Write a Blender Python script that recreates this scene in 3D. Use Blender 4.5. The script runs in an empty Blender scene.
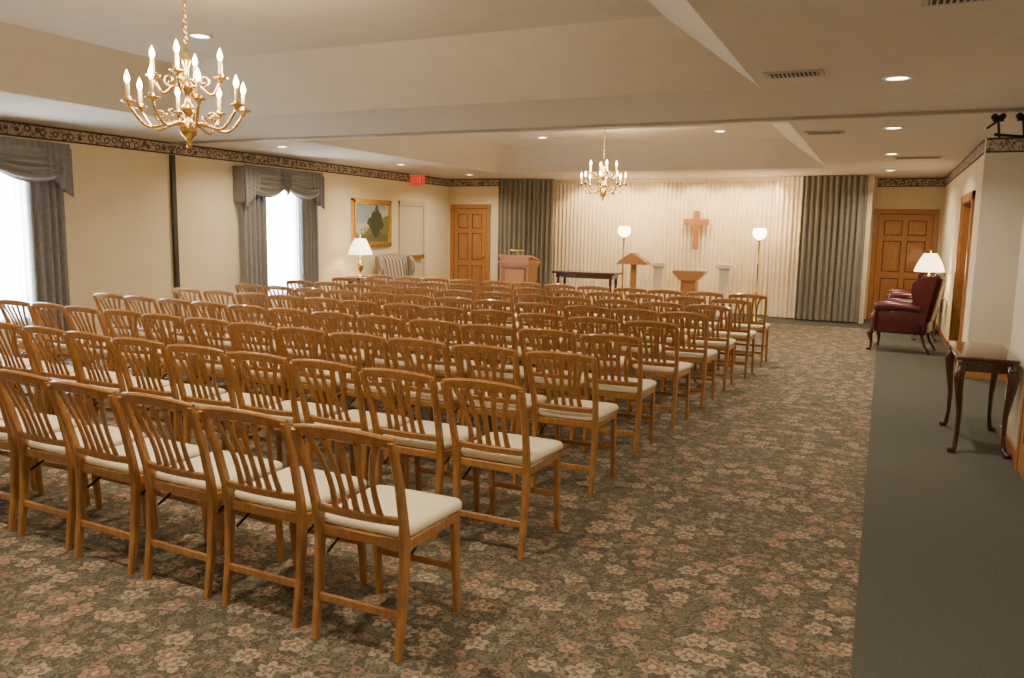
import bpy, math, random
from mathutils import Matrix, Vector
random.seed(7)
PI=math.pi
scene=bpy.context.scene
COL=scene.collection

# ---------------------------------------------------------------- materials
def new_mat(name):
    m=bpy.data.materials.new(name); m.use_nodes=True
    nt=m.node_tree; b=nt.nodes['Principled BSDF']
    return m,nt,b
def pmat(name,col,rough=0.6,metal=0.0,var=0.0,vscale=8.0,bump=0.0,bscale=60.0,coat=0.0,stretch=None,emit=None,estr=0.0,sheen=0.0):
    m,nt,b=new_mat(name)
    b.inputs['Base Color'].default_value=(*col,1)
    b.inputs['Roughness'].default_value=rough
    b.inputs['Metallic'].default_value=metal
    if coat: b.inputs['Coat Weight'].default_value=coat
    if sheen: b.inputs['Sheen Weight'].default_value=sheen
    tc=nt.nodes.new('ShaderNodeTexCoord')
    src=tc.outputs['Object']
    if stretch:
        mp=nt.nodes.new('ShaderNodeMapping'); mp.inputs['Scale'].default_value=stretch
        nt.links.new(src,mp.inputs['Vector']); src=mp.outputs['Vector']
    if var>0:
        n=nt.nodes.new('ShaderNodeTexNoise'); n.inputs['Scale'].default_value=vscale; n.inputs['Detail'].default_value=4
        nt.links.new(src,n.inputs['Vector'])
        r=nt.nodes.new('ShaderNodeValToRGB')
        r.color_ramp.elements[0].position=.3; r.color_ramp.elements[1].position=.7
        r.color_ramp.elements[0].color=(*[c*(1-var) for c in col],1)
        r.color_ramp.elements[1].color=(*[min(1,c*(1+var)) for c in col],1)
        nt.links.new(n.outputs['Fac'],r.inputs['Fac']); nt.links.new(r.outputs['Color'],b.inputs['Base Color'])
    if bump>0:
        n2=nt.nodes.new('ShaderNodeTexNoise'); n2.inputs['Scale'].default_value=bscale; n2.inputs['Detail'].default_value=3
        nt.links.new(src,n2.inputs['Vector'])
        bp=nt.nodes.new('ShaderNodeBump'); bp.inputs['Strength'].default_value=bump; bp.inputs['Distance'].default_value=.01
        nt.links.new(n2.outputs['Fac'],bp.inputs['Height']); nt.links.new(bp.outputs['Normal'],b.inputs['Normal'])
    if emit:
        b.inputs['Emission Color'].default_value=(*emit,1); b.inputs['Emission Strength'].default_value=estr
    return m

M={}
M['wall']=pmat('wall_paint_cream',(.76,.65,.44),.85,var=.03,vscale=3,bump=.08,bscale=120)
M['wallgrey']=pmat('wall_paint_pale',(.66,.60,.49),.85,var=.03,vscale=3,bump=.08,bscale=120)
M['ceil']=pmat('ceiling_paint',(.64,.585,.485),.9,var=.03,vscale=6,bump=.25,bscale=90)
M['oak']=pmat('oak_wood',(.38,.165,.048),.38,var=.22,vscale=5,stretch=(14,14,2.0),coat=.25)
M['oakdark']=pmat('oak_wood_dark_shade',(.13,.050,.016),.5,var=.2,vscale=5,stretch=(14,14,2.0))  # dark oak: paints shade into panel grooves, also colours the set-back door
M['chairwood']=pmat('chair_oak_wood',(.335,.158,.048),.36,var=.22,vscale=4,stretch=(16,16,2.5),coat=.3)
M['cherry']=pmat('cherry_wood',(.055,.018,.010),.2,var=.3,vscale=5,stretch=(3,12,12),coat=.6)
M['cushion']=pmat('cream_vinyl',(.74,.66,.48),.55,var=.03,vscale=12,bump=.05,bscale=200)
M['blackmetal']=pmat('black_metal',(.015,.015,.016),.4,metal=.6)
M['brass']=pmat('polished_brass',(.78,.52,.17),.25,metal=1.0,var=.08,vscale=20)
M['candle']=pmat('candle_sleeve',(.85,.72,.42),.5)
M['bulb']=pmat('flame_bulb_glow',(1,.9,.7),.4,emit=(1.0,.74,.42),estr=36)
M['shade']=pmat('lamp_shade_glow',(.95,.86,.66),.8,emit=(1.0,.76,.45),estr=4.5,bump=.05)
M['torchglass']=pmat('torchiere_glass_glow',(1,.95,.85),.4,emit=(1.0,.72,.42),estr=14)
M['can']=pmat('downlight_glow',(1,1,1),.5,emit=(1.0,.86,.66),estr=14)
M['white']=pmat('white_enamel',(.78,.76,.70),.5)
M['vent']=pmat('vent_metal',(.46,.43,.36),.5)
M['ventdark']=pmat('vent_slot',(.04,.038,.035),.8)
M['drape']=pmat('grey_drape_fabric',(.20,.193,.188),.7,var=.15,vscale=30,sheen=.4,bump=.1,bscale=200)
M['stagedrape']=pmat('stage_drape_grey_brown',(.215,.195,.150),.8,var=.12,vscale=20,sheen=.3)
M['whitecurt']=pmat('cream_pleated_curtain',(.86,.75,.55),.8,var=.03,vscale=8)
M['burgundy']=pmat('burgundy_leather',(.085,.008,.014),.32,var=.2,vscale=10,coat=.25)
M['green']=pmat('green_carpet',(.060,.064,.055),.95,var=.28,vscale=110,bump=.3,bscale=300)
M['red']=pmat('exit_sign_red',(.7,.03,.02),.5,emit=(1,.05,.03),estr=.5)
M['marblewhite']=pmat('white_pedestal_plaster',(.84,.77,.62),.6,var=.03)
M['doorcream']=pmat('cream_painted_door',(.60,.51,.35),.5,var=.02)
M['doorgroove']=pmat('door_gap_shade',(.10,.08,.05),.7)  # dark backing paints the shadow line around the cream door slab
M['track']=pmat('track_metal',(.38,.34,.27),.5)
M['jamb']=pmat('dark_jamb',(.045,.036,.028),.6)
M['bordline']=pmat('border_line_dark',(.06,.04,.045),.8)

def tnode(nt,t,**kw):
    n=nt.nodes.new(t)
    for k,v in kw.items(): setattr(n,k,v)
    return n
def mth(nt,op,a,b=None,c=None):
    n=nt.nodes.new('ShaderNodeMath'); n.operation=op
    for i,x in enumerate((a,b,c)):
        if x is None: continue
        if isinstance(x,(int,float)): n.inputs[i].default_value=x
        else: nt.links.new(x,n.inputs[i])
    return n.outputs[0]
def mixc(nt,f,a,b):
    n=nt.nodes.new('ShaderNodeMix'); n.data_type='RGBA'
    if isinstance(f,(int,float)): n.inputs['Factor'].default_value=f
    else: nt.links.new(f,n.inputs['Factor'])
    for i,x in ((6,a),(7,b)):
        if isinstance(x,tuple): n.inputs[i].default_value=(*x,1)
        else: nt.links.new(x,n.inputs[i])
    return n.outputs[2]

def stripes():
    m,nt,b=new_mat('beige_stripe_upholstery'); b.inputs['Roughness'].default_value=.8
    tc=nt.nodes.new('ShaderNodeTexCoord'); s=nt.nodes.new('ShaderNodeSeparateXYZ')
    nt.links.new(tc.outputs['Object'],s.inputs[0])
    w=mth(nt,'SINE',mth(nt,'MULTIPLY',mth(nt,'ADD',s.outputs[0],mth(nt,'MULTIPLY',s.outputs[1],.6)),95))
    c=mixc(nt,mth(nt,'GREATER_THAN',w,.1),(.40,.34,.25),(.17,.12,.085))
    nt.links.new(c,b.inputs['Base Color']); return m
M['stripe']=stripes()

def carpet():
    m,nt,b=new_mat('floral_carpet')
    b.inputs['Roughness'].default_value=.95
    tc=nt.nodes.new('ShaderNodeTexCoord')
    nz=tnode(nt,'ShaderNodeTexNoise'); nz.inputs['Scale'].default_value=22; nz.inputs['Detail'].default_value=3
    nt.links.new(tc.outputs['Object'],nz.inputs['Vector'])
    vm=tnode(nt,'ShaderNodeVectorMath',operation='MULTIPLY_ADD')
    nt.links.new(nz.outputs['Color'],vm.inputs[0]); vm.inputs[1].default_value=(.05,.05,0)
    nt.links.new(tc.outputs['Object'],vm.inputs[2])
    P=vm.outputs[0]
    def flowers(scale,off,petals,rad):
        mp=nt.nodes.new('ShaderNodeMapping'); mp.inputs['Location'].default_value=off
        mp.inputs['Scale'].default_value=(scale,scale,0)
        nt.links.new(P,mp.inputs['Vector'])
        v=tnode(nt,'ShaderNodeTexVoronoi',voronoi_dimensions='2D'); v.inputs['Scale'].default_value=1; v.inputs['Randomness'].default_value=.8
        nt.links.new(mp.outputs[0],v.inputs['Vector'])
        sb=tnode(nt,'ShaderNodeVectorMath',operation='SUBTRACT')
        nt.links.new(mp.outputs[0],sb.inputs[0]); nt.links.new(v.outputs['Position'],sb.inputs[1])
        s=nt.nodes.new('ShaderNodeSeparateXYZ'); nt.links.new(sb.outputs[0],s.inputs[0])
        ang=mth(nt,'ARCTAN2',s.outputs[1],s.outputs[0])
        pet=mth(nt,'ABSOLUTE',mth(nt,'SINE',mth(nt,'MULTIPLY',ang,petals/2)))
        r=mth(nt,'MULTIPLY_ADD',pet,rad*.5,rad*.55)
        d=v.outputs['Distance']
        mask=mth(nt,'GREATER_THAN',r,d)
        inner=mth(nt,'GREATER_THAN',mth(nt,'MULTIPLY',r,.62),d)
        core=mth(nt,'GREATER_THAN',rad*.25,d)
        rs=nt.nodes.new('ShaderNodeSeparateColor'); nt.links.new(v.outputs['Color'],rs.inputs[0])
        return mask,inner,core,rs.outputs[0],rs.outputs[1]
    n1=tnode(nt,'ShaderNodeTexNoise'); n1.inputs['Scale'].default_value=17; n1.inputs['Detail'].default_value=3; n1.inputs['Distortion'].default_value=1.8
    nt.links.new(P,n1.inputs['Vector'])
    leaf=mth(nt,'GREATER_THAN',n1.outputs['Fac'],.54)
    leaf2=mth(nt,'LESS_THAN',n1.outputs['Fac'],.43)
    c=mixc(nt,leaf,(.062,.053,.038),(.112,.106,.068))
    c=mixc(nt,leaf2,c,(.170,.132,.088))
    m1,i1,k1,r1,g1=flowers(15,(3.3,1.7,0),5,.34)
    colS=mixc(nt,mth(nt,'GREATER_THAN',r1,.6),(.20,.172,.118),(.20,.125,.088))
    c=mixc(nt,mth(nt,'MULTIPLY',m1,mth(nt,'GREATER_THAN',g1,.35)),c,colS)
    c=mixc(nt,k1,c,(.08,.05,.036))
    m2,i2,k2,r2,g2=flowers(6.8,(0,0,0),5,.36)
    sel=mth(nt,'GREATER_THAN',g2,.42)
    big=mixc(nt,mth(nt,'GREATER_THAN',r2,.55),(.31,.25,.17),(.28,.170,.122))
    bi=mixc(nt,i2,big,(.175,.105,.072))
    bi=mixc(nt,k2,bi,(.33,.27,.18))
    c=mixc(nt,mth(nt,'MULTIPLY',m2,sel),c,bi)
    n3=tnode(nt,'ShaderNodeTexNoise'); n3.inputs['Scale'].default_value=120
    nt.links.new(tc.outputs['Object'],n3.inputs['Vector'])
    mx=nt.nodes.new('ShaderNodeMix'); mx.data_type='RGBA'; mx.blend_type='MULTIPLY'; mx.inputs['Factor'].default_value=1
    nt.links.new(c,mx.inputs[6])
    f=mth(nt,'MULTIPLY_ADD',n3.outputs['Fac'],1.4,.28)
    cc=nt.nodes.new('ShaderNodeCombineColor')
    for i in range(3): nt.links.new(f,cc.inputs[i])
    nt.links.new(cc.outputs[0],mx.inputs[7])
    nt.links.new(mx.outputs[2],b.inputs['Base Color'])
    bp=nt.nodes.new('ShaderNodeBump'); bp.inputs['Strength'].default_value=.3; bp.inputs['Distance'].default_value=.005
    nt.links.new(n3.outputs['Fac'],bp.inputs['Height']); nt.links.new(bp.outputs['Normal'],b.inputs['Normal'])
    return m
M['carpet']=carpet()

def border():
    m,nt,b=new_mat('floral_wallpaper_border'); b.inputs['Roughness'].default_value=.8
    tc=nt.nodes.new('ShaderNodeTexCoord')
    v=tnode(nt,'ShaderNodeTexVoronoi'); v.inputs['Scale'].default_value=9; v.inputs['Randomness'].default_value=.5
    nt.links.new(tc.outputs['Object'],v.inputs['Vector'])
    n=tnode(nt,'ShaderNodeTexNoise'); n.inputs['Scale'].default_value=20; n.inputs['Distortion'].default_value=1.5
    nt.links.new(tc.outputs['Object'],n.inputs['Vector'])
    c=mixc(nt,mth(nt,'GREATER_THAN',n.outputs['Fac'],.54),(.47,.39,.28),(.15,.11,.11))
    c=mixc(nt,mth(nt,'LESS_THAN',v.outputs['Distance'],.36),c,(.11,.065,.08))
    c=mixc(nt,mth(nt,'LESS_THAN',v.outputs['Distance'],.21),c,(.45,.36,.27))
    nt.links.new(c,b.inputs['Base Color'])
    return m
M['border']=border()

def painting():
    m,nt,b=new_mat('landscape_canvas'); b.inputs['Roughness'].default_value=.5
    tc=nt.nodes.new('ShaderNodeTexCoord'); s=nt.nodes.new('ShaderNodeSeparateXYZ')
    nt.links.new(tc.outputs['Object'],s.inputs[0])
    n=tnode(nt,'ShaderNodeTexNoise'); n.inputs['Scale'].default_value=6; n.inputs['Detail'].default_value=8; n.inputs['Roughness'].default_value=.65
    nt.links.new(tc.outputs['Object'],n.inputs['Vector'])
    h=mth(nt,'MULTIPLY_ADD',n.outputs['Fac'],.5,s.outputs[2])
    slope=mth(nt,'MULTIPLY_ADD',s.outputs[1],-.35,h)
    tree=mth(nt,'LESS_THAN',mth(nt,'ADD',mth(nt,'ABSOLUTE',mth(nt,'SUBTRACT',s.outputs[1],.12)),mth(nt,'MULTIPLY',mth(nt,'ABSOLUTE',s.outputs[2]),.7)),mth(nt,'MULTIPLY',n.outputs['Fac'],.55))
    c=mixc(nt,mth(nt,'GREATER_THAN',slope,.20),(.16,.15,.05),(.48,.46,.36))
    c=mixc(nt,mth(nt,'GREATER_THAN',slope,.40),c,(.26,.35,.42))
    c=mixc(nt,tree,c,(.04,.055,.02))
    c=mixc(nt,mth(nt,'LESS_THAN',h,.02),c,(.13,.10,.04))
    nt.links.new(c,b.inputs['Base Color'])
    return m
M['canvas']=painting()

def sheer():
    m,nt,b=new_mat('sheer_curtain'); out=nt.nodes['Material Output']; nt.nodes.remove(b)
    t=nt.nodes.new('ShaderNodeBsdfTranslucent'); t.inputs[0].default_value=(.95,.96,1,1)
    d=nt.nodes.new('ShaderNodeBsdfDiffuse'); d.inputs[0].default_value=(.9,.9,.9,1)
    tr=nt.nodes.new('ShaderNodeBsdfTransparent')
    a=nt.nodes.new('ShaderNodeMixShader'); a.inputs[0].default_value=.3
    nt.links.new(t.outputs[0],a.inputs[1]); nt.links.new(d.outputs[0],a.inputs[2])
    c=nt.nodes.new('ShaderNodeMixShader'); c.inputs[0].default_value=.15
    nt.links.new(a.outputs[0],c.inputs[1]); nt.links.new(tr.outputs[0],c.inputs[2])
    nt.links.new(c.outputs[0],out.inputs[0]); return m
M['sheer']=sheer()
def glass():
    m,nt,b=new_mat('window_glass'); out=nt.nodes['Material Output']; nt.nodes.remove(b)
    g=nt.nodes.new('ShaderNodeBsdfGlossy'); g.inputs['Roughness'].default_value=.05
    tr=nt.nodes.new('ShaderNodeBsdfTransparent')
    c=nt.nodes.new('ShaderNodeMixShader'); c.inputs[0].default_value=.93
    nt.links.new(g.outputs[0],c.inputs[1]); nt.links.new(tr.outputs[0],c.inputs[2])
    nt.links.new(c.outputs[0],out.inputs[0]); return m
M['glass']=glass()

# ---------------------------------------------------------------- mesh builder
class MB:
    def __init__(s): s.v=[];s.f=[];s.m=[];s.s=[];s.mats=[]
    def mi(s,k):
        if k not in s.mats: s.mats.append(k)
        return s.mats.index(k)
    def add(s,vs,fs,mat,smooth=False,T=None):
        o=len(s.v)
        s.v+= [ (T@Vector(v)) if T else Vector(v) for v in vs]
        i=s.mi(mat)
        for f in fs: s.f.append([o+k for k in f]); s.m.append(i); s.s.append(smooth)
    def box(s,a,b,mat,T=None):
        x0,y0,z0=a;x1,y1,z1=b
        vs=[(x0,y0,z0),(x1,y0,z0),(x1,y1,z0),(x0,y1,z0),(x0,y0,z1),(x1,y0,z1),(x1,y1,z1),(x0,y1,z1)]
        s.add(vs,[(0,3,2,1),(4,5,6,7),(0,1,5,4),(1,2,6,5),(2,3,7,6),(3,0,4,7)],mat,False,T)
    def cbox(s,c,d,mat,T=None):
        s.box([c[i]-d[i]/2 for i in range(3)],[c[i]+d[i]/2 for i in range(3)],mat,T)
    def beam(s,pts,sizes,mat,hint=(1,0,0),ch=.22,smooth=False,T=None):
        pts=[Vector(p) for p in pts]; n=len(pts)
        if isinstance(sizes[0],(int,float)): sizes=[sizes]*n
        vs=[];fs=[]
        for i,p in enumerate(pts):
            t=(pts[min(i+1,n-1)]-pts[max(i-1,0)]).normalized()
            h=Vector(hint); sd=(h-t*h.dot(t)).normalized(); nn=t.cross(sd)
            w,th=sizes[i]; w/=2;th/=2; c=min(w,th)*ch*2
            for (a,b) in ((w-c,-th),(w,-th+c),(w,th-c),(w-c,th),(-w+c,th),(-w,th-c),(-w,-th+c),(-w+c,-th)):
                vs.append(p+sd*a+nn*b)
        for i in range(n-1):
            for k in range(8):
                k2=(k+1)%8; fs.append((i*8+k,i*8+k2,(i+1)*8+k2,(i+1)*8+k))
        fs.append(tuple(range(7,-1,-1))); fs.append(tuple((n-1)*8+k for k in range(8)))
        s.add(vs,fs,mat,smooth,T)
    def tube(s,pts,rad,mat,seg=8,T=None):
        pts=[Vector(p) for p in pts]; n=len(pts)
        if isinstance(rad,(int,float)): rad=[rad]*n
        vs=[];fs=[];prev=None
        for i,p in enumerate(pts):
            t=(pts[min(i+1,n-1)]-pts[max(i-1,0)]).normalized()
            if prev is None:
                h=Vector((0,0,1)) if abs(t.z)<.9 else Vector((1,0,0))
            else: h=prev
            sd=(h-t*h.dot(t)).normalized(); prev=sd; nn=t.cross(sd)
            for k in range(seg):
                a=2*PI*k/seg; vs.append(p+(sd*math.cos(a)+nn*math.sin(a))*rad[i])
        for i in range(n-1):
            for k in range(seg):
                k2=(k+1)%seg; fs.append((i*seg+k,i*seg+k2,(i+1)*seg+k2,(i+1)*seg+k))
        fs.append(tuple(range(seg-1,-1,-1))); fs.append(tuple((n-1)*seg+k for k in range(seg)))
        s.add(vs,fs,mat,True,T)
    def lathe(s,prof,c,mat,seg=16,T=None,smooth=True):
        vs=[];fs=[];n=len(prof)
        for r,z in prof:
            for k in range(seg):
                a=2*PI*k/seg; vs.append((c[0]+r*math.cos(a),c[1]+r*math.sin(a),c[2]+z))
        for i in range(n-1):
            for k in range(seg):
                k2=(k+1)%seg; fs.append((i*seg+k,i*seg+k2,(i+1)*seg+k2,(i+1)*seg+k))
        if prof[0][0]>1e-4: fs.append(tuple(range(seg-1,-1,-1)))
        if prof[-1][0]>1e-4: fs.append(tuple((n-1)*seg+k for k in range(seg)))
        s.add(vs,fs,mat,smooth,T)
    def rbox(s,c,d,r,mat,T=None,seg=16,rings=9):
        vs=[];fs=[]
        hx,hy,hz=[max(0,x/2-r) for x in d]
        for i in range(rings+1):
            th=PI*(i)/rings; z=math.cos(th); q=math.sin(th)
            for k in range(seg):
                a=2*PI*(k+.5)/seg; x=math.cos(a)*q; y=math.sin(a)*q
                sx=1 if math.cos(a)>0 else -1; sy=1 if math.sin(a)>0 else -1; sz=1 if z>0 else -1
                vs.append((c[0]+sx*hx+r*x,c[1]+sy*hy+r*y,c[2]+sz*hz+r*z))
        for i in range(rings):
            for k in range(seg):
                k2=(k+1)%seg; fs.append((i*seg+k,(i+1)*seg+k,(i+1)*seg+k2,i*seg+k2))
        fs.append(tuple(range(seg))); fs.append(tuple(rings*seg+k for k in range(seg-1,-1,-1)))
        s.add(vs,fs,mat,True,T)
    def prism(s,poly,x0,x1,mat,T=None):  # poly in (y,z), extruded along x
        n=len(poly)
        vs=[(x0,y,z) for y,z in poly]+[(x1,y,z) for y,z in poly]
        fs=[tuple(range(n-1,-1,-1)),tuple(range(n,2*n))]+[(i,(i+1)%n,n+(i+1)%n,n+i) for i in range(n)]
        s.add(vs,fs,mat,False,T)
    def obj(s,name,loc=(0,0,0),rotz=0,bevel=0,recalc=True,mesh=None):
        me=bpy.data.meshes.new(name)
        me.from_pydata([tuple(v) for v in s.v],[],s.f)
        for k in s.mats: me.materials.append(M[k])
        me.polygons.foreach_set('material_index',s.m); me.polygons.foreach_set('use_smooth',s.s)
        me.update()
        if recalc:
            import bmesh
            bm=bmesh.new(); bm.from_mesh(me); bmesh.ops.recalc_face_normals(bm,faces=bm.faces); bm.to_mesh(me); bm.free()
        o=bpy.data.objects.new(name,me); COL.objects.link(o)
        o.location=loc; o.rotation_euler=(0,0,rotz)
        if bevel:
            b=o.modifiers.new('bevel','BEVEL'); b.width=bevel; b.segments=2; b.limit_method='ANGLE'; b.angle_limit=.9
        return o
def inst(o,loc,rotz,scale=1):
    p=bpy.data.objects.new(o.name.split('.')[0],o.data); COL.objects.link(p)
    p.location=loc; p.rotation_euler=(0,0,rotz)
    return p

# ---------------------------------------------------------------- room shell
XL,XR=-8.75,.96
ZC=2.66
YB,YF=-3.0,16.8
b=MB()
b.box((XL-.15,YB-.15,-.1),(0,15.0,0),'carpet')
b.box((0,YB-.15,-.1),(2.0,YF+.15,0),'green')
b.box((XL-.15,15.0,-.1),(0,YF+.15,0),'green')
b.obj('floor',recalc=False)
b=MB()
xs=[XL-.15,-6.86,-.93,2.0]; ys=[YB-.15,.8,6.4,8.42,14.1,YF+.15]
for i in range(3):
    for j in range(5):
        if i==1 and j in(1,3): continue
        b.add([(xs[i],ys[j],ZC),(xs[i],ys[j+1],ZC),(xs[i+1],ys[j+1],ZC),(xs[i+1],ys[j],ZC)],[(0,1,2,3)],'ceil')
IN,RI=.6,.43
for (y0,y1) in ((.8,6.4),(8.42,14.1)):
    x0,x1=-6.86,-.93
    o=[(x0,y0,ZC),(x1,y0,ZC),(x1,y1,ZC),(x0,y1,ZC)]
    n=[(x0+IN,y0+IN,ZC+RI),(x1-IN,y0+IN,ZC+RI),(x1-IN,y1-IN,ZC+RI),(x0+IN,y1-IN,ZC+RI)]
    b.add(o+n,[(0,1,5,4),(1,2,6,5),(2,3,7,6),(3,0,4,7),(4,5,6,7)],'ceil')
b.add([(xs[0],ys[0],3.3),(xs[3],ys[0],3.3),(xs[3],ys[5],3.3),(xs[0],ys[5],3.3)],[(0,1,2,3)],'ceil')
b.obj('ceiling',recalc=False)
b=MB()
WIN=[(4.93,5.93),(9.58,10.50)]
yy=YB
for (a,c) in WIN:
    b.box((XL-.15,yy,0),(XL,a,3.3),'wall')
    b.box((XL-.15,a,0),(XL,c,.5),'wall'); b.box((XL-.15,a,2.2),(XL,c,3.3),'wall')
    yy=c
b.box((XL-.15,yy,0),(XL,15.62,3.3),'wall')
b.obj('wall_left')
b=MB(); b.box((XL-.15,15.62,0),(-7.5,15.77,3.3),'wall'); b.box((-7.6,15.77,0),(-7.5,YF,3.3),'wall')
b.box((-7.6,YF,0),(2.0,YF+.15,3.3),'wall'); b.obj('wall_front')
b=MB(); b.box((XL-.15,YB-.15,0),(2.0,YB,3.3),'wall'); b.obj('wall_back')
b=MB()
b.box((XR,YB,0),(XR+.15,7.35,3.3),'wallgrey')
b.box((1.6,7.35,0),(1.75,10.3,3.3),'wallgrey')
b.box((XR+.15,7.2,0),(1.75,7.35,3.3),'wallgrey')
b.box((.93,10.3,0),(1.75,10.45,3.3),'wallgrey')
b.obj('wall_right')
# far stretch of the right-hand wall, with the doorway recess
b=MB()
b.box((.93,10.45,0),(1.08,11.05,3.3),'wall')
b.box((.93,11.05,2.04),(1.08,12.45,3.3),'wall')
b.box((.93,12.45,0),(1.08,YF,3.3),'wall')
b.box((1.6,10.45,0),(1.75,YF,3.3),'wallgrey')
b.obj('wall_right_far')

def strip(name,p0,p1,nrm):
    b=MB(); x0,y0=p0;x1,y1=p1
    def seg(z0,z1,k,t):
        b.box((min(x0,x1)+min(0,nrm[0]*t),min(y0,y1)+min(0,nrm[1]*t),z0),(max(x0,x1)+max(0,nrm[0]*t),max(y0,y1)+max(0,nrm[1]*t),z1),k)
    seg(ZC-.15,ZC-.001,'border',.006); seg(ZC-.160,ZC-.142,'bordline',.009); seg(ZC-.022,ZC-.002,'bordline',.009)
    b.obj(name)
strip('trim_1',(XL,YB),(XL,15.62),(1,0))
strip('trim_2',(XL,15.62),(-7.5,15.62),(0,-1))
strip('trim_3',(-.2,YF),(.93,YF),(0,-1))
strip('trim_4',(.93,10.45),(.93,YF),(-1,0))
strip('trim_5',(.93,10.3),(1.6,10.3),(0,-1))
strip('trim_6',(XR,YB),(XR,7.35),(-1,0))
def base(name,a,c): b=MB(); b.box(a,c,'oak'); b.obj(name,bevel=.004)
base('baseboard_left',(XL,YB,0),(XL+.015,13.55,.09))
base('baseboard_right',(XR-.015,YB,0),(XR,5.0,.09))
base('baseboard_right_near',(XR-.015,6.45,0),(XR,7.35,.09))
base('baseboard_right_mid',(.91,10.285,0),(1.6,10.3,.09))
base('baseboard_right_far',(.915,12.6,0),(.93,YF-.02,.09))

def panel_door(name,w,h,mat,casing,loc,rotz,panels=True,bar=False,groove='oakdark'):
    b=MB(); cw=.085
    for sx in(-1,1): b.box((min(sx*w/2,sx*(w/2+cw)),-.035,0),(max(sx*w/2,sx*(w/2+cw)),-.001,h+cw),casing)
    b.box((-w/2-cw,-.037,h),(w/2+cw,-.001,h+cw),casing)
    b.box((-w/2,-.006,.01),(w/2,-.001,h),groove)  # darker sheet behind the slab, shade of grooves and gaps put into colour
    W=w/2-.008; Ht=h-.008
    if panels:
        st=.10; mid=.09; pw=(2*W-2*st-mid)/2
        rows=[(.22,.80),(.92,1.50),(1.60,h-.12)]
        b.box((-W,-.028,.01),(-W+st,-.006,Ht),mat); b.box((W-st,-.028,.01),(W,-.006,Ht),mat)
        b.box((-mid/2,-.028,.01),(mid/2,-.006,Ht),mat)
        zz=.01
        for z0,z1 in rows+[(Ht,Ht)]:
            for sx in(-1,1):
                x0,x1=sorted((sx*mid/2,sx*(W-st))); b.box((x0,-.028,zz),(x1,-.006,z0),mat)
            zz=z1
        for z0,z1 in rows:
            for sx in(-1,1):
                cx=sx*(mid/2+pw/2); b.cbox((cx,-.013,(z0+z1)/2),(pw-.036,.014,z1-z0-.036),mat); b.cbox((cx,-.018,(z0+z1)/2),(pw-.11,.016,z1-z0-.11),mat)
    else:
        b.box((-W,-.024,.01),(W,-.006,Ht),mat)
    if bar:
        b.box((-w/2+.06,-.09,.98),(w/2-.06,-.05,1.04),'brass'); b.box((-w/2+.06,-.06,.97),(-w/2+.12,-.02,1.05),'brass'); b.box((w/2-.12,-.06,.97),(w/2-.06,-.02,1.05),'brass')
    else:
        T=Matrix.Translation((w/2-.06,-.028,1.0))@Matrix.Rotation(PI/2,4,'X')
        b.lathe([(.028,0),(.028,.006),(.01,.01),(.01,.035),(.026,.045),(.028,.06),(.018,.072),(.0,.075)],(0,0,0),'brass',12,T)
    return b.obj(name,loc,rotz,bevel=.003)
panel_door('door_1',.80,2.03,'oak','oak',(-8.20,15.62,0),0)
panel_door('door_2',.93,2.00,'oak','oak',(.33,YF,0),0)
panel_door('door_3',.82,2.03,'doorcream','doorcream',(XL,14.1,0),PI/2,panels=False,bar=True,groove='doorgroove')
# doorway in the right wall: oak casing/jamb lining (trim) and a dark panelled door set back in it
b=MB()
for yv in (11.05,12.45):
    s=1 if yv<12 else -1
    b.box((.925,min(yv,yv+s*.02),0),(1.09,max(yv,yv+s*.02),2.04),'oak')
    b.box((.90,min(yv-s*.09,yv+s*.01),0),(.93,max(yv-s*.09,yv+s*.01),2.13),'oak')
b.box((.90,10.96,2.03),(.93,12.54,2.13),'oak'); b.box((.925,11.05,2.02),(1.09,12.45,2.04),'oak')
b.obj('trim_7',bevel=.003)
b=MB()
for (a,c) in ((11.08,11.745),(11.755,12.42)):
    b.box((1.035,a,.005),(1.075,c,2.01),'oakdark')
    for (z0,z1) in ((.2,.95),(1.1,1.9)): b.box((1.025,a+.1,z0),(1.036,c-.1,z1),'oakdark')
    T=Matrix.Translation((1.03,a+.06 if a>11.5 else c-.06,1.0))@Matrix.Rotation(-PI/2,4,'Y'); b.lathe([(.025,0),(.01,.01),(.01,.03),(.025,.045),(0,.06)],(0,0,0),'brass',12,T)
b.obj('door_4',bevel=.003)
panel_door('door_5',.95,2.03,'oak','oak',(XR,5.80,0),-PI/2)

for i,(a,c) in enumerate(WIN):
    b=MB(); x=XL-.10
    b.box((x-.03,a,.5),(x+.03,a+.05,2.2),'white'); b.box((x-.03,c-.05,.5),(x+.03,c,2.2),'white')
    b.box((x-.03,a,.5),(x+.03,c,.56),'white'); b.box((x-.03,a,2.14),(x+.03,c,2.2),'white')
    b.box((x-.002,a+.05,.56),(x+.002,c-.05,2.14),'glass')
    b.box((XL-.06,a,.5),(XL+.02,c,.52),'white')
    b.obj('window_%d'%(i+1))

def pleats(b,p0,p1,z0,z1,amp,wl,mat,n=(0,1),rows=6,flare=0.0,ph=0.0,step=7):
    p0=Vector((p0[0],p0[1],0));p1=Vector((p1[0],p1[1],0)); L=(p1-p0).length
    N=max(8,int(L/wl*step)); vs=[];fs=[]
    for j in range(rows+1):
        t=j/rows; z=z1+(z0-z1)*t
        for i in range(N+1):
            u=i/N
            p=p0.lerp(p1,u)
            w=math.sin(2*PI*u*L/wl+ph+.5*math.sin(u*9))*amp*(1+.25*math.sin(u*23+1))*(1+flare*t)
            vs.append((p.x+n[0]*w,p.y+n[1]*w,z))
    for j in range(rows):
        for i in range(N): a=j*(N+1)+i; fs.append((a,a+1,a+N+2,a+N+1))
    b.add(vs,fs,mat,True)

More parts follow.
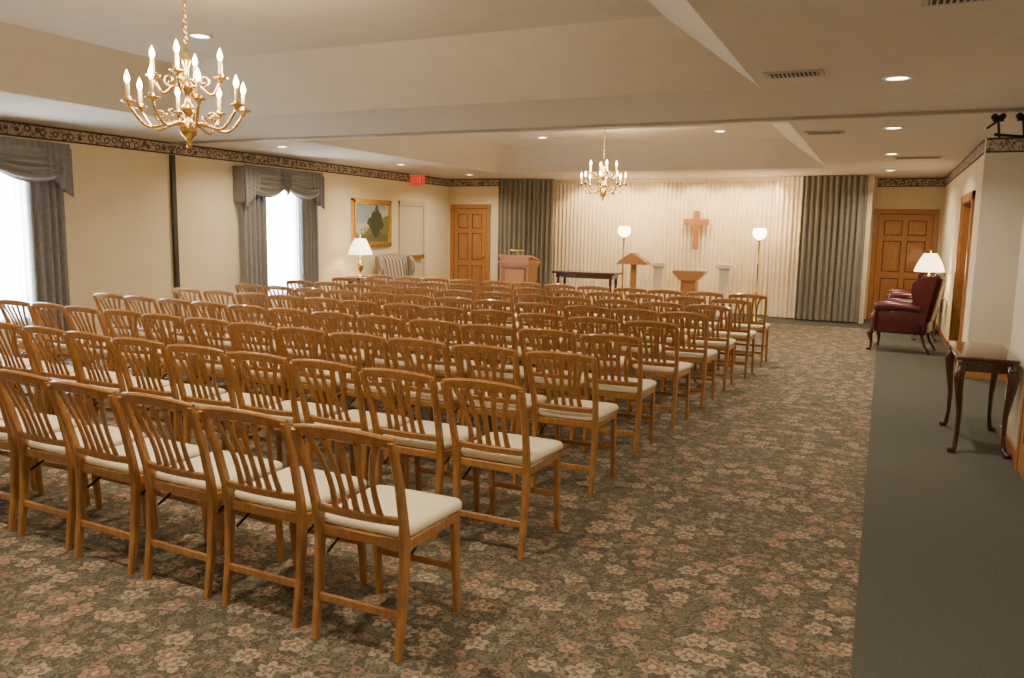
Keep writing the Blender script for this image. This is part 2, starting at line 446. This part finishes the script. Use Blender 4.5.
def window_dressing(y0,y1):
    b=MB(); x=XL+.13; T=2.44
    pleats(b,(x,y0+.02),(x,y0+.52),.06,T-.05,.035,.10,'drape',n=(1,0),flare=.3)
    pleats(b,(x,y1-.46),(x,y1-.02),.06,T-.05,.035,.10,'drape',n=(1,0),flare=.3)
    b.box((XL+.005,y0-.02,T-.03),(XL+.2,y1+.02,T),'drape')
    pleats(b,(XL+.215,y0-.03),(XL+.215,y1+.03),T-.09,T+.02,.012,.05,'drape',n=(1,0),rows=2)
    for k in range(2):
        ya=y0+(y1-y0)*(k*.5)-.03; yb=ya+(y1-y0)*.5+.06
        vs=[];fs=[];NU,NV=28,26
        for j in range(NV+1):
            v=j/NV
            for i in range(NU+1):
                u=i/NU; sag=math.sin(PI*u)
                z=T-.06-v*(.18+.20*sag**.8)
                xx=XL+.215+.05*sag*v+.026*math.sin(v*PI*9+.8*sag*3)*(.3+sag)*min(1,v*3)
                vs.append((xx+.008*k,ya+(yb-ya)*u,z))
        for j in range(NV):
            for i in range(NU): a=j*(NU+1)+i; fs.append((a,a+1,a+NU+2,a+NU+1))
        b.add(vs,fs,'drape',True)
    for (ya,yb,sl) in ((y0-.03,y0+.26,1),(y1-.26,y1+.03,-1),((y0+y1)/2-.1,(y0+y1)/2+.1,0)):
        vs=[];fs=[];NU=20;rows=5
        for j in range(rows+1):
            t=j/rows
            for i in range(NU+1):
                u=i/NU
                lw=.56-(.26*u if sl==1 else .26*(1-u) if sl==-1 else .20+.35*abs(u-.5))
                vs.append((XL+.245+.022*math.sin(u*PI*7),ya+(yb-ya)*u,T-.04-lw*t))
        for j in range(rows):
            for i in range(NU): a=j*(NU+1)+i; fs.append((a,a+1,a+NU+2,a+NU+1))
        b.add(vs,fs,'drape',True)
    for ya in (y0-.03,y1+.03): b.box((XL+.005,ya-.004,T-.52),(XL+.22,ya+.004,T),'drape')
    b.obj('window_drapes',recalc=False)
    b=MB(); pleats(b,(XL+.045,y0+.42),(XL+.045,y1-.38),.12,T-.08,.010,.07,'sheer',n=(1,0)); b.obj('sheer_curtain',recalc=False)
window_dressing(4.50,6.36)
window_dressing(9.18,10.94)

b=MB(); pleats(b,(-7.5,15.55),(-6.32,15.75),.03,ZC-.01,.04,.10,'stagedrape',flare=.25); b.obj('stage_curtain',recalc=False)
b=MB(); pleats(b,(-1.42,15.75),(-.34,15.75),.03,ZC-.01,.04,.10,'stagedrape',flare=.25); b.obj('stage_curtain',recalc=False)
b=MB(); pleats(b,(-6.6,16.25),(-1.8,16.25),.02,ZC-.01,.024,.085,'whitecurt',flare=.1)
b.box((-6.6,16.17,ZC-.07),(-1.85,16.19,ZC-.002),'whitecurt')
b.obj('pleated_backdrop_curtain',recalc=False)
b=MB(); pleats(b,(-1.93,15.98),(-1.35,15.9),.02,ZC-.01,.024,.085,'whitecurt',flare=.1); b.obj('pleated_backdrop_curtain',recalc=False)
b=MB(); b.box((-.33,15.85,0),(-.25,YF-.001,ZC),'wall'); b.obj('wall_return')

b=MB(); b.box((XL,8.03,ZC-.028),(1.6,8.09,ZC-.001),'track'); b.obj('trim_track')
b=MB(); b.box((XL,8.0,0),(XL+.05,8.06,ZC-.17),'jamb'); b.obj('trim_jamb')
b=MB()
for k,xx in enumerate((.80,.98,1.16)):
    b.cbox((xx,8.06,2.58),(.08,.05,.05),'blackmetal'); b.tube([(xx,8.06,2.58),(xx+.02,8.06,2.42)],.010,'blackmetal')
    for s in(-1,1):
        T=Matrix.Translation((xx+s*.03,8.06,2.595))@Matrix.Rotation(PI/2,4,'X'); b.lathe([(0,-.035),(.025,-.035),(.025,.035),(0,.035)],(0,0,0),'blackmetal',12,T)
b.beam([(.78,8.06,2.45),(1.2,8.06,2.40)],(.022,.022),'blackmetal',hint=(0,1,0)); b.beam([(.72,8.06,2.50),(.85,8.06,2.60)],(.018,.018),'blackmetal',hint=(0,1,0))
b.obj('folding_wall_trolley')

# ---------------------------------------------------------------- folding chairs
def make_chair():
    b=MB(); W='chairwood'
    for s in(-1,1):
        b.beam([(s*.188,-.215,0),(s*.190,-.185,.20),(s*.192,-.170,.42),(s*.195,-.185,.52),(s*.201,-.222,.67),(s*.209,-.275,.815),(s*.209,-.285,.842)],
               [(.026,.030),(.030,.038),(.032,.044),(.030,.038),(.030,.034),(.030,.028),(.026,.022)],W)
        b.beam([(s*.192,.222,0),(s*.192,.205,.25),(s*.192,.195,.435)],[(.026,.028),(.030,.036),(.030,.046)],W)
        b.beam([(s*.192,-.17,.425),(s*.197,.21,.425)],[(.022,.045),(.022,.045)],W,hint=(1,0,0))
        b.beam([(s*.168,-.16,.33),(s*.168,.02,.415)],(.005,.012),'blackmetal')
    pts=[];sz=[]
    for i in range(13):
        u=-1+2*i/12; pts.append((u*.214,-.272-.030*(1-u*u),.835+.016*(1-u*u))); sz.append((.020 if abs(u)<1 else .016,.054-.012*abs(u)**3))
    b.beam(pts,[(w,t) for w,t in sz],W,hint=(0,1,.35),ch=.3)
    pts=[(u/5*.190,-.182-.016*(1-(u/5)**2),.520) for u in range(-5,6)]
    b.beam(pts,(.018,.036),W,hint=(0,1,.2),ch=.3)
    for k in range(-2,3):
        pp=[];ss=[]
        for j in range(8):
            t=j/7; bow=math.sin(PI*t)
            x=k*(.050+.022*t*t)-k*.006*bow
            c=1-(x/.21)**2
            y=(-.182-.016*c)*(1-t)+(-.270-.028*c)*t+.004*bow
            pp.append((x,y,.535+t*(.820-.535))); ss.append((.029-.006*bow,.010))
        b.beam(pp,ss,W,ch=.2)
    b.beam([(-.189,-.192,.165),(.189,-.192,.165)],(.016,.032),W,hint=(0,1,0))
    b.beam([(-.192,.210,.20),(.192,.210,.20)],(.016,.030),W,hint=(0,1,0))
    b.beam([(-.19,-.165,.425),(.19,-.165,.425)],(.02,.04),W,hint=(0,1,0)); b.beam([(-.2,.212,.425),(.2,.212,.425)],(.02,.045),W,hint=(0,1,0))
    def ring(ins,z):
        out=[]; hb,hf=.198-ins,.218-ins; y0,y1=-.165+ins,.245-ins; r=.045-ins*.5
        for (cx,cy,a0) in ((hf-r,y1-r,0),(-(hf-r),y1-r,90),(-(hb-r),y0+r,180),(hb-r,y0+r,270)):
            for q in range(5):
                a=math.radians(a0+q*22.5); out.append((cx+r*math.cos(a),cy+r*math.sin(a),z))
        return out
    rs=[ring(.010,.452),ring(0,.460),ring(0,.478),ring(.008,.489),ring(.030,.496),ring(.055,.499),ring(.080,.500)]
    vs=[p for r in rs for p in r]; n=20; fs=[]
    for i in range(len(rs)-1):
        for k in range(n): k2=(k+1)%n; fs.append((i*n+k,i*n+k2,(i+1)*n+k2,(i+1)*n+k))
    fs.append(tuple(range(n-1,-1,-1))); fs.append(tuple((len(rs)-1)*n+k for k in range(n)))
    b.add([(x,y,z-.006) for x,y,z in vs],fs,'cushion',True)
    return b
cb=make_chair()
rowsY=[2.56,3.60,4.60,5.55,6.52,7.42,8.32,9.2,10.08]
rowsX=[-1.69,-1.67,-1.68,-1.67,-1.63,-1.57,-1.54,-1.47,-1.43]
first=None
for i,(ry,rx) in enumerate(zip(rowsY,rowsX)):
    for c in range(12):
        x=rx-c*.492+random.uniform(-.012,.012); y=ry+c*.034+random.uniform(-.015,.015); r=math.radians(random.uniform(-2,2)-1.0)
        if first is None: first=cb.obj('folding_chair',(x,y,0),r)
        else: inst(first,(x,y,0),r)

# ---------------------------------------------------------------- chandeliers
def chandelier(loc,top):
    x,y,z=loc; b=MB()
    b.lathe([(0,-.235),(.010,-.228),(.018,-.205),(.010,-.190),(.022,-.175),(.045,-.150),(.052,-.115),(.040,-.085),(.020,-.065),(.018,-.04),(.040,-.02),(.046,.0),(.030,.02),(.016,.04),(.014,.08),(.032,.10),(.042,.125),(.030,.15),(.014,.17),(.012,.22),(.026,.25),(.030,.275),(.014,.30),(.008,.34),(.012,.36),(0,.37)],(0,0,0),'brass',20)
    def arm(a,r0,z0,r1,z1,dip):
        pts=[]
        for i in range(15):
            t=i/14
            r=r0+(r1-r0)*t; zz=z0+(z1-z0)*t - dip*math.sin(PI*t**.85) + .035*math.sin(2*PI*t)
            pts.append((r*math.cos(a),r*math.sin(a),zz))
        b.tube(pts,.0085,'brass',8)
        sc=[]
        for i in range(12):
            t=i/11; q=.035*(1-t*.7); aa=-PI/2+t*2*PI*1.1
            rr=r0+(r1-r0)*.42+q*math.cos(aa); sc.append((rr*math.cos(a),rr*math.sin(a),z0+(z1-z0)*.42-dip*.75+.055+q*math.sin(aa)))
        b.tube(sc,.006,'brass',6)
        cx,cy=r1*math.cos(a),r1*math.sin(a)
        b.lathe([(0,-.02),(.010,-.015),(.014,0),(.040,.008),(.044,.014),(.016,.012),(.017,.03),(.013,.035)],(cx,cy,z1),'brass',12)
        b.lathe([(.0115,.02),(.0115,.105),(.006,.108)],(cx,cy,z1),'candle',10)
        b.lathe([(.004,.105),(.010,.113),(.0160,.130),(.014,.148),(.007,.167),(.001,.182)],(cx,cy,z1),'bulb',10)
    for k in range(8): arm(2*PI*k/8+.2,.03,-.09,.320,0,.075)
    for k in range(4): arm(2*PI*k/4+.55,.03,.12,.19,.165,.05)
    zt=top-z; zc=.37; k=0
    while zc<zt-.05:
        pts=[]
        for q in range(9):
            a=2*PI*q/8; u=.011*math.cos(a); w=.02*math.sin(a)
            pts.append((u,0,zc+.018+w) if k%2 else (0,u,zc+.018+w))
        b.tube(pts,.0035,'brass',5); zc+=.030;k+=1
    b.lathe([(.006,-.06),(.02,-.05),(.06,-.02),(.065,-.002)],(0,0,zt),'brass',16)
    o=b.obj('chandelier',loc)
    for k in range(4):
        a=PI/4+k*PI/2
        l=bpy.data.lights.new('chandelier_glow','POINT'); l.energy=17; l.color=(1,.74,.45); l.shadow_soft_size=.06
        lo=bpy.data.objects.new('chandelier_glow',l); lo.parent=o; lo.location=(.25*math.cos(a),.25*math.sin(a),.22); COL.objects.link(lo)
    return o
chandelier((-3.77,3.60,2.25),ZC+RI)
chandelier((-3.77,11.3,2.25),ZC+RI)

# ---------------------------------------------------------------- ceiling fixtures
def can(x,y,z=ZC,power=30,spread=150):
    b=MB(); b.lathe([(.10,0),(.10,-.006),(.075,-.010),(.072,-.002)],(0,0,0),'white',24)
    b.lathe([(0,-.003),(.072,-.003)],(0,0,0),'can',24)
    o=b.obj('recessed_downlight',(x,y,z))
    l=bpy.data.lights.new('downlight_lamp','AREA'); l.shape='DISK'; l.size=.13; l.energy=power; l.color=(1,.83,.60); l.spread=math.radians(spread)
    lo=bpy.data.objects.new('downlight_lamp',l); lo.parent=o; lo.location=(0,0,-.014); COL.objects.link(lo)
P=29
for y in (-1.2,2.2,6.3): can(0.0,y,power=P*1.0)  # rearmost can is unseen, added for fill light
for y in (9.1,11.9,14.8): can(0.0,y,power=P*1.2)
for y in (-1.0,3.6): can(-7.6,y,power=P*1.4)  # unseen cans, added for the light they give the left side
for y in (8.9,11.9,14.4): can(-7.6,y,power=P*1.2)
for (x,y) in ((-5.15,5.07),(-2.4,1.9),(-5.15,2.0)): can(x,y,ZC+RI,power=P*1.5)
for (x,y) in ((-2.34,12.4),(-5.2,12.4),(-5.2,9.6),(-2.34,9.6)): can(x,y,ZC+RI,power=P*1.5)
for x in (-5.6,-2.2): can(x,-1.0,power=P)  # unseen cans at the back of the room, added as fill light
for x in (-5.7,-4.95,-4.2,-3.45,-2.7,-2.1):
    b=MB(); b.lathe([(.08,0),(.08,-.01),(.06,-.012),(.058,-.002)],(0,0,0),'white',20); b.lathe([(0,-.003),(.058,-.003)],(0,0,0),'can',20)
    o=b.obj('wall_washer_downlight',(x,15.62,ZC))
    l=bpy.data.lights.new('washer_lamp','SPOT'); l.energy=85; l.color=(1,.71,.38); l.spot_size=math.radians(105); l.spot_blend=.6; l.shadow_soft_size=.05
    lo=bpy.data.objects.new('washer_lamp',l); lo.parent=o; lo.location=(0,0,-.03); lo.rotation_euler=(math.radians(32),0,0); COL.objects.link(lo)

def vent(x,y,w,d):
    b=MB(); b.box((-w/2,-d/2,-.012),(w/2,d/2,-.001),'vent'); b.box((-w/2+.03,-d/2+.03,-.0135),(w/2-.03,d/2-.03,-.011),'ventdark')
    n=int(w/.03)
    for i in range(n): xx=-w/2+.04+i*(w-.08)/(n-1); b.box((xx-.005,-d/2+.03,-.02),(xx+.005,d/2-.03,-.012),'vent')
    b.obj('ceiling_vent',(x,y,ZC))
vent(-.64,5.9,.38,.20); vent(-.66,9.28,.40,.25); vent(.33,12.5,.6,.3); vent(.35,4.25,.55,.3)

b=MB(); b.box((-.16,-.02,-.1),(.16,.02,.1),'red'); b.box((-.17,-.025,.09),(.17,.025,.11),'white')
def let(x,segs):
    for (a,bq,c,d) in segs: b.box((x+a,-.024,bq),(x+c,-.019,d),'white')
E=[(0,-.05,.012,.05),(0,.038,.045,.05),(0,-.006,.04,.006),(0,-.05,.045,-.038)]
let(-.13,E); let(.0,[(0.01,-.05,.022,.05)]); let(.045,[(.018,-.05,.03,.05),(0,.038,.05,.05)])
b.beam([(-.075,-.021,-.05),(-.035,-.021,.05)],(.012,.006),'white'); b.beam([(-.035,-.021,-.05),(-.075,-.021,.05)],(.012,.006),'white')
b.box((-.02,-.01,.11),(.02,.01,.13),'white')
b.obj('exit_sign',(-8.5,13.9,ZC-.13))

b=MB(); W,Hh=1.25,.88
b.box((.012,-W/2+.1,-Hh/2+.1),(.03,W/2-.1,Hh/2-.1),'canvas')
for (t,d,dd) in ((.0,.05,.045),(.035,.04,.06),(.065,.035,.04)):
    for sgn in(-1,1):
        b.box((.0,-W/2+t,min(sgn*(Hh/2-t),sgn*(Hh/2-t-d))),(dd,W/2-t,max(sgn*(Hh/2-t),sgn*(Hh/2-t-d))),'brass')
        b.box((.0,min(sgn*(W/2-t),sgn*(W/2-t-d)),-Hh/2+t),(dd,max(sgn*(W/2-t),sgn*(W/2-t-d)),Hh/2-t),'brass')
b.obj('framed_painting',(XL+.004,12.66,1.66),bevel=.004)

# ---------------------------------------------------------------- furniture
def cab_leg(b,x,y,h,dx,dy,mat,r=.024):
    pts=[];rr=[]
    for t,o,q in ((0,.030,1.25),(.03,.034,1.3),(.06,.014,.75),(.2,.004,.62),(.45,.002,.8),(.7,.018,1.25),(.85,.026,1.6),(1,.008,1.5)):
        pts.append((x+dx*o,y+dy*o,t*h)); rr.append(r*q)
    b.tube(pts,rr,mat,10)
def console(name,loc,rotz,w,d,h,mat='cherry'):
    b=MB()
    b.rbox((0,0,h-.012),(w,d,.024),.010,mat); b.box((-w/2+.05,-d/2+.04,h-.11),(w/2-.05,d/2-.04,h-.022),mat)
    for sx in(-1,1):
        for sy in(-1,1): cab_leg(b,sx*(w/2-.065),sy*(d/2-.055),h-.05,sx,sy,mat)
    n=16; poly=[(-w/2+.06,h-.08)]+[(-w/2+.06+(w-.12)*i/n,h-.12-.02*math.cos(4*PI*i/n)) for i in range(n+1)]+[(w/2-.06,h-.08)]
    for sy in(-1,1):
        T=Matrix.Translation((0,sy*(d/2-.045),0))@Matrix.Rotation(-PI/2,4,'Z')
        b.prism(poly,-.008,.008,mat,T)
    return b.obj(name,loc,rotz,bevel=.003)
console('console_table',(.735,7.08,0),PI/2,1.0,.40,.72)

def lamp(name,loc,s=1.0,energy=10):
    b=MB()
    b.lathe([(.0,0),(.075,0),(.078,.012),(.05,.025),(.022,.04),(.018,.08),(.04,.12),(.055,.17),(.045,.22),(.02,.27),(.014,.30),(.020,.32),(.008,.34),(.006,.46),(0,.46)],(0,0,0),'brass',18)
    seg=48; prof=[(.20,.37),(.185,.42),(.155,.50),(.115,.58),(.085,.63)]
    vs=[];fs=[]
    for r,z in prof:
        for k in range(seg): a=2*PI*k/seg; q=r*(1+.012*(-1)**k); vs.append((q*math.cos(a),q*math.sin(a),z))
    for i in range(len(prof)-1):
        for k in range(seg): k2=(k+1)%seg; fs.append((i*seg+k,i*seg+k2,(i+1)*seg+k2,(i+1)*seg+k))
    b.add(vs,fs,'shade',True)
    b.lathe([(.003,.46),(.003,.65),(.010,.66),(.006,.68),(0,.685)],(0,0,0),'brass',8)
    for k in range(3): a=k*2*PI/3; b.tube([(0,0,.62),(.085*math.cos(a),.085*math.sin(a),.628)],.002,'brass',5)
    o=b.obj(name,loc); o.scale=(s,s,s)
    l=bpy.data.lights.new('lamp_bulb','POINT'); l.energy=energy; l.color=(1,.76,.47); l.shadow_soft_size=.04
    lo=bpy.data.objects.new('lamp_bulb',l); lo.parent=o; lo.location=(0,0,.5); COL.objects.link(lo)
def endtable(loc,h):
    b=MB(); b.lathe([(0,h-.025),(.25,h-.025),(.262,h-.012),(.25,h),(0,h)],(0,0,0),'cherry',28)
    b.lathe([(0,h-.09),(.20,h-.09),(.20,h-.025),(0,h-.025)],(0,0,0),'cherry',24)
    for k in range(4): a=PI/4+k*PI/2; cab_leg(b,.17*math.cos(a),.17*math.sin(a),h-.05,math.cos(a),math.sin(a),'cherry',.02)
    b.obj('side_table',loc)
endtable((-8.33,11.72,0),.72); lamp('table_lamp',(-8.33,11.72,.722),1.05,13)
endtable((.655,13.9,0),.66); lamp('table_lamp',(.655,13.9,.662),1.06,16)

def wing(loc,rotz,mat):
    b=MB()
    b.rbox((0,.03,.34),(.64,.70,.16),.03,mat); b.rbox((0,.10,.46),(.52,.62,.13),.05,mat)
    T=Matrix.Translation((0,-.27,.42))@Matrix.Rotation(math.radians(10),4,'X')
    b.rbox((0,0,.32),(.58,.15,.66),.06,mat,T); b.rbox((0,.05,.32),(.44,.10,.56),.05,mat,T)
    b.tube([(x/6*.27,-.385,1.030+.03*math.cos(x/6*PI/2)) for x in range(-6,7)],[.045]*13,mat,10)
    for s in(-1,1):
        x0,x1=sorted((s*.285,s*.345))
        b.prism([(-.30,.40),(-.41,1.03),(-.34,1.06),(-.22,1.04),(-.12,.96),(-.10,.84),(-.14,.72),(-.08,.66),(.0,.60),(-.1,.40)],x0,x1,mat)
        b.rbox((s*.315,.05,.44),(.07,.62,.34),.03,mat)
        b.tube([(s*.335,-.24,.60),(s*.335,-.1,.625),(s*.345,.1,.635),(s*.35,.25,.63),(s*.35,.33,.62)],[.045,.055,.062,.066,.055],mat,14)
        b.rbox((s*.345,.32,.45),(.07,.05,.32),.022,mat)
        cab_leg(b,s*.27,.36,.28,s*.8,1,'cherry',.026)
        b.beam([(s*.25,-.26,.28),(s*.26,-.31,.12),(s*.27,-.38,0)],[(.045,.045),(.036,.036),(.03,.03)],'cherry')
    b.obj('wingback_armchair',loc,rotz,bevel=.012)
wing((.33,12.45,0),PI/2-.18,'burgundy')
wing((.46,14.9,0),PI/2+.05,'burgundy')
wing((-8.12,12.66,0),-PI/2-.65,'stripe')

b=MB()
b.box((-.28,-.2,.03),(.28,.2,.95),'oak'); b.box((-.32,-.24,0),(.32,.24,.07),'oak')
for s in(-1,1): b.box((s*.27-.025,-.225,.07),(s*.27+.025,-.19,.95),'oak')
b.box((-.22,-.204,.16),(.22,-.199,.87),'oakdark'); b.box((-.2,-.215,.18),(.2,-.2,.85),'oak'); b.box((-.31,-.23,.90),(.31,.23,.96),'oak'); b.box((-.34,-.26,.96),(.34,.24,1.0),'oak')
T=Matrix.Translation((0,0,1.06))@Matrix.Rotation(math.radians(-12),4,'X'); b.cbox((0,0,0),(.66,.46,.03),'oak',T)
b.box((-.31,-.22,.99),(.31,-.19,1.12),'oak'); b.box((-.31,-.22,.99),(-.28,.2,1.05),'oak'); b.box((.28,-.22,.99),(.31,.2,1.05),'oak')
b.tube([(0,-.12,1.08),(0,-.12,1.19)],.008,'brass'); b.tube([(-.14,-.12,1.20),(.14,-.12,1.20)],.018,'brass',10)
b.obj('pulpit',(-6.25,13.9,0),0,bevel=.006)

b=MB(); b.box((-.62,-.25,.78),(.62,.25,.82),'cherry'); b.box((-.56,-.2,.70),(.56,.2,.78),'cherry')
for sx in(-1,1):
    for sy in(-1,1): b.lathe([(.018,0),(.022,.05),(.016,.1),(.026,.35),(.03,.5),(.02,.55),(.03,.6),(.03,.72)],(sx*.52,sy*.17,0),'cherry',12)
b.obj('altar_table',(-5.1,14.5,0),0,bevel=.005)
b=MB()
b.box((-.2,-.15,0),(.2,.15,.05),'oak'); b.box((-.05,-.04,.05),(.05,.04,1.02),'oak')
b.prism([(-.27,1.0),(.27,1.0),(.27,1.03),(.03,1.20),(-.03,1.20),(-.27,1.03)],-.16,.12,'oak',Matrix.Rotation(PI/2,4,'Z'))
b.box((-.29,-.20,.985),(.29,.16,1.005),'oak')
b.obj('register_book_stand',(-4.22,14.6,0),0,bevel=.004)
b=MB(); b.box((-.14,-.12,.04),(.14,.12,.74),'oak'); b.box((-.19,-.16,0),(.19,.16,.06),'oak')
b.prism([(-.15,.70),(.15,.70),(.29,.84),(.29,.88),(-.29,.88),(-.29,.84)],-.17,.17,'oak',Matrix.Rotation(PI/2,4,'Z'))
b.box((-.09,-.135,.14),(.09,-.12,.62),'oak')
b.obj('wooden_pedestal',(-3.28,15.1,0),0,bevel=.005)
b=MB(); b.box((-.06,-.025,-.42),(.06,.025,.34),'oak'); b.box((-.25,-.027,.06),(.25,.027,.18),'oak')
b.obj('wall_cross',(-3.42,16.14,1.68),0,bevel=.006)
def torch(x,y):
    b=MB()
    b.lathe([(0,0),(.13,0),(.135,.015),(.10,.03),(.03,.05),(.016,.08),(.015,.5),(.025,.52),(.015,.54),(.014,1.0),(.025,1.02),(.014,1.04),(.014,1.44),(.03,1.46),(.035,1.48)],(0,0,0),'brass',16)
    b.lathe([(.03,1.48),(.085,1.51),(.118,1.56),(.125,1.61),(.112,1.67),(.100,1.69),(.095,1.68),(.10,1.58),(.02,1.50)],(0,0,0),'torchglass',20)
    o=b.obj('torchiere_floor_lamp',(x,y,0))
    l=bpy.data.lights.new('torch_bulb','POINT'); l.energy=30; l.color=(1,.68,.38); l.shadow_soft_size=.05
    lo=bpy.data.objects.new('torch_bulb',l); lo.parent=o; lo.location=(0,0,1.74); COL.objects.link(lo)
torch(-2.08,15.3); torch(-4.64,15.3)
def ped(x):
    b=MB(); b.box((-.15,-.15,0),(.15,.15,.06),'marblewhite')
    seg=40; prof=[(.12,.06),(.125,.09),(.10,.12),(.092,.85),(.11,.89),(.125,.92)]
    vs=[];fs=[]
    for j,(r,z) in enumerate(prof):
        for k in range(seg):
            a=2*PI*k/seg; q=r*(.94 if (k%2 and j in(2,3)) else 1); vs.append((q*math.cos(a),q*math.sin(a),z))
    for i in range(len(prof)-1):
        for k in range(seg): k2=(k+1)%seg; fs.append((i*seg+k,i*seg+k2,(i+1)*seg+k2,(i+1)*seg+k))
    b.add(vs,fs,'marblewhite',True); b.box((-.15,-.15,.92),(.15,.15,1.0),'marblewhite')
    b.obj('fluted_pedestal',(x,15.75,0))
ped(-2.76); ped(-4.04)

# ---------------------------------------------------------------- daylight
for i,(a,c) in enumerate(WIN):
    l=bpy.data.lights.new('daylight_window','AREA'); l.shape='RECTANGLE'; l.size=1.7; l.size_y=1.3; l.energy=480; l.color=(.85,.93,1)
    o=bpy.data.objects.new('daylight_window',l); o.location=(XL-.45,(a+c)/2,1.35); o.rotation_euler=(0,-PI/2,0); COL.objects.link(o)
w=bpy.data.worlds.new('sky'); scene.world=w; w.use_nodes=True
w.node_tree.nodes['Background'].inputs[0].default_value=(.75,.87,1,1); w.node_tree.nodes['Background'].inputs[1].default_value=5.0

# ---------------------------------------------------------------- camera
f=802.0
d=Vector((373/f,102/f,-1)).normalized()
r=Vector((1762/f,-139/f,1)).normalized()
u=r.cross(d).normalized(); r=d.cross(u).normalized()
cam=bpy.data.cameras.new('camera'); cam.sensor_width=36; cam.lens=f/1024*36; cam.clip_start=.05
co=bpy.data.objects.new('camera',cam); COL.objects.link(co)
R=Matrix((r,d,u)).to_4x4()
co.matrix_world=Matrix.Translation((0,0,1.57))@R
scene.camera=co
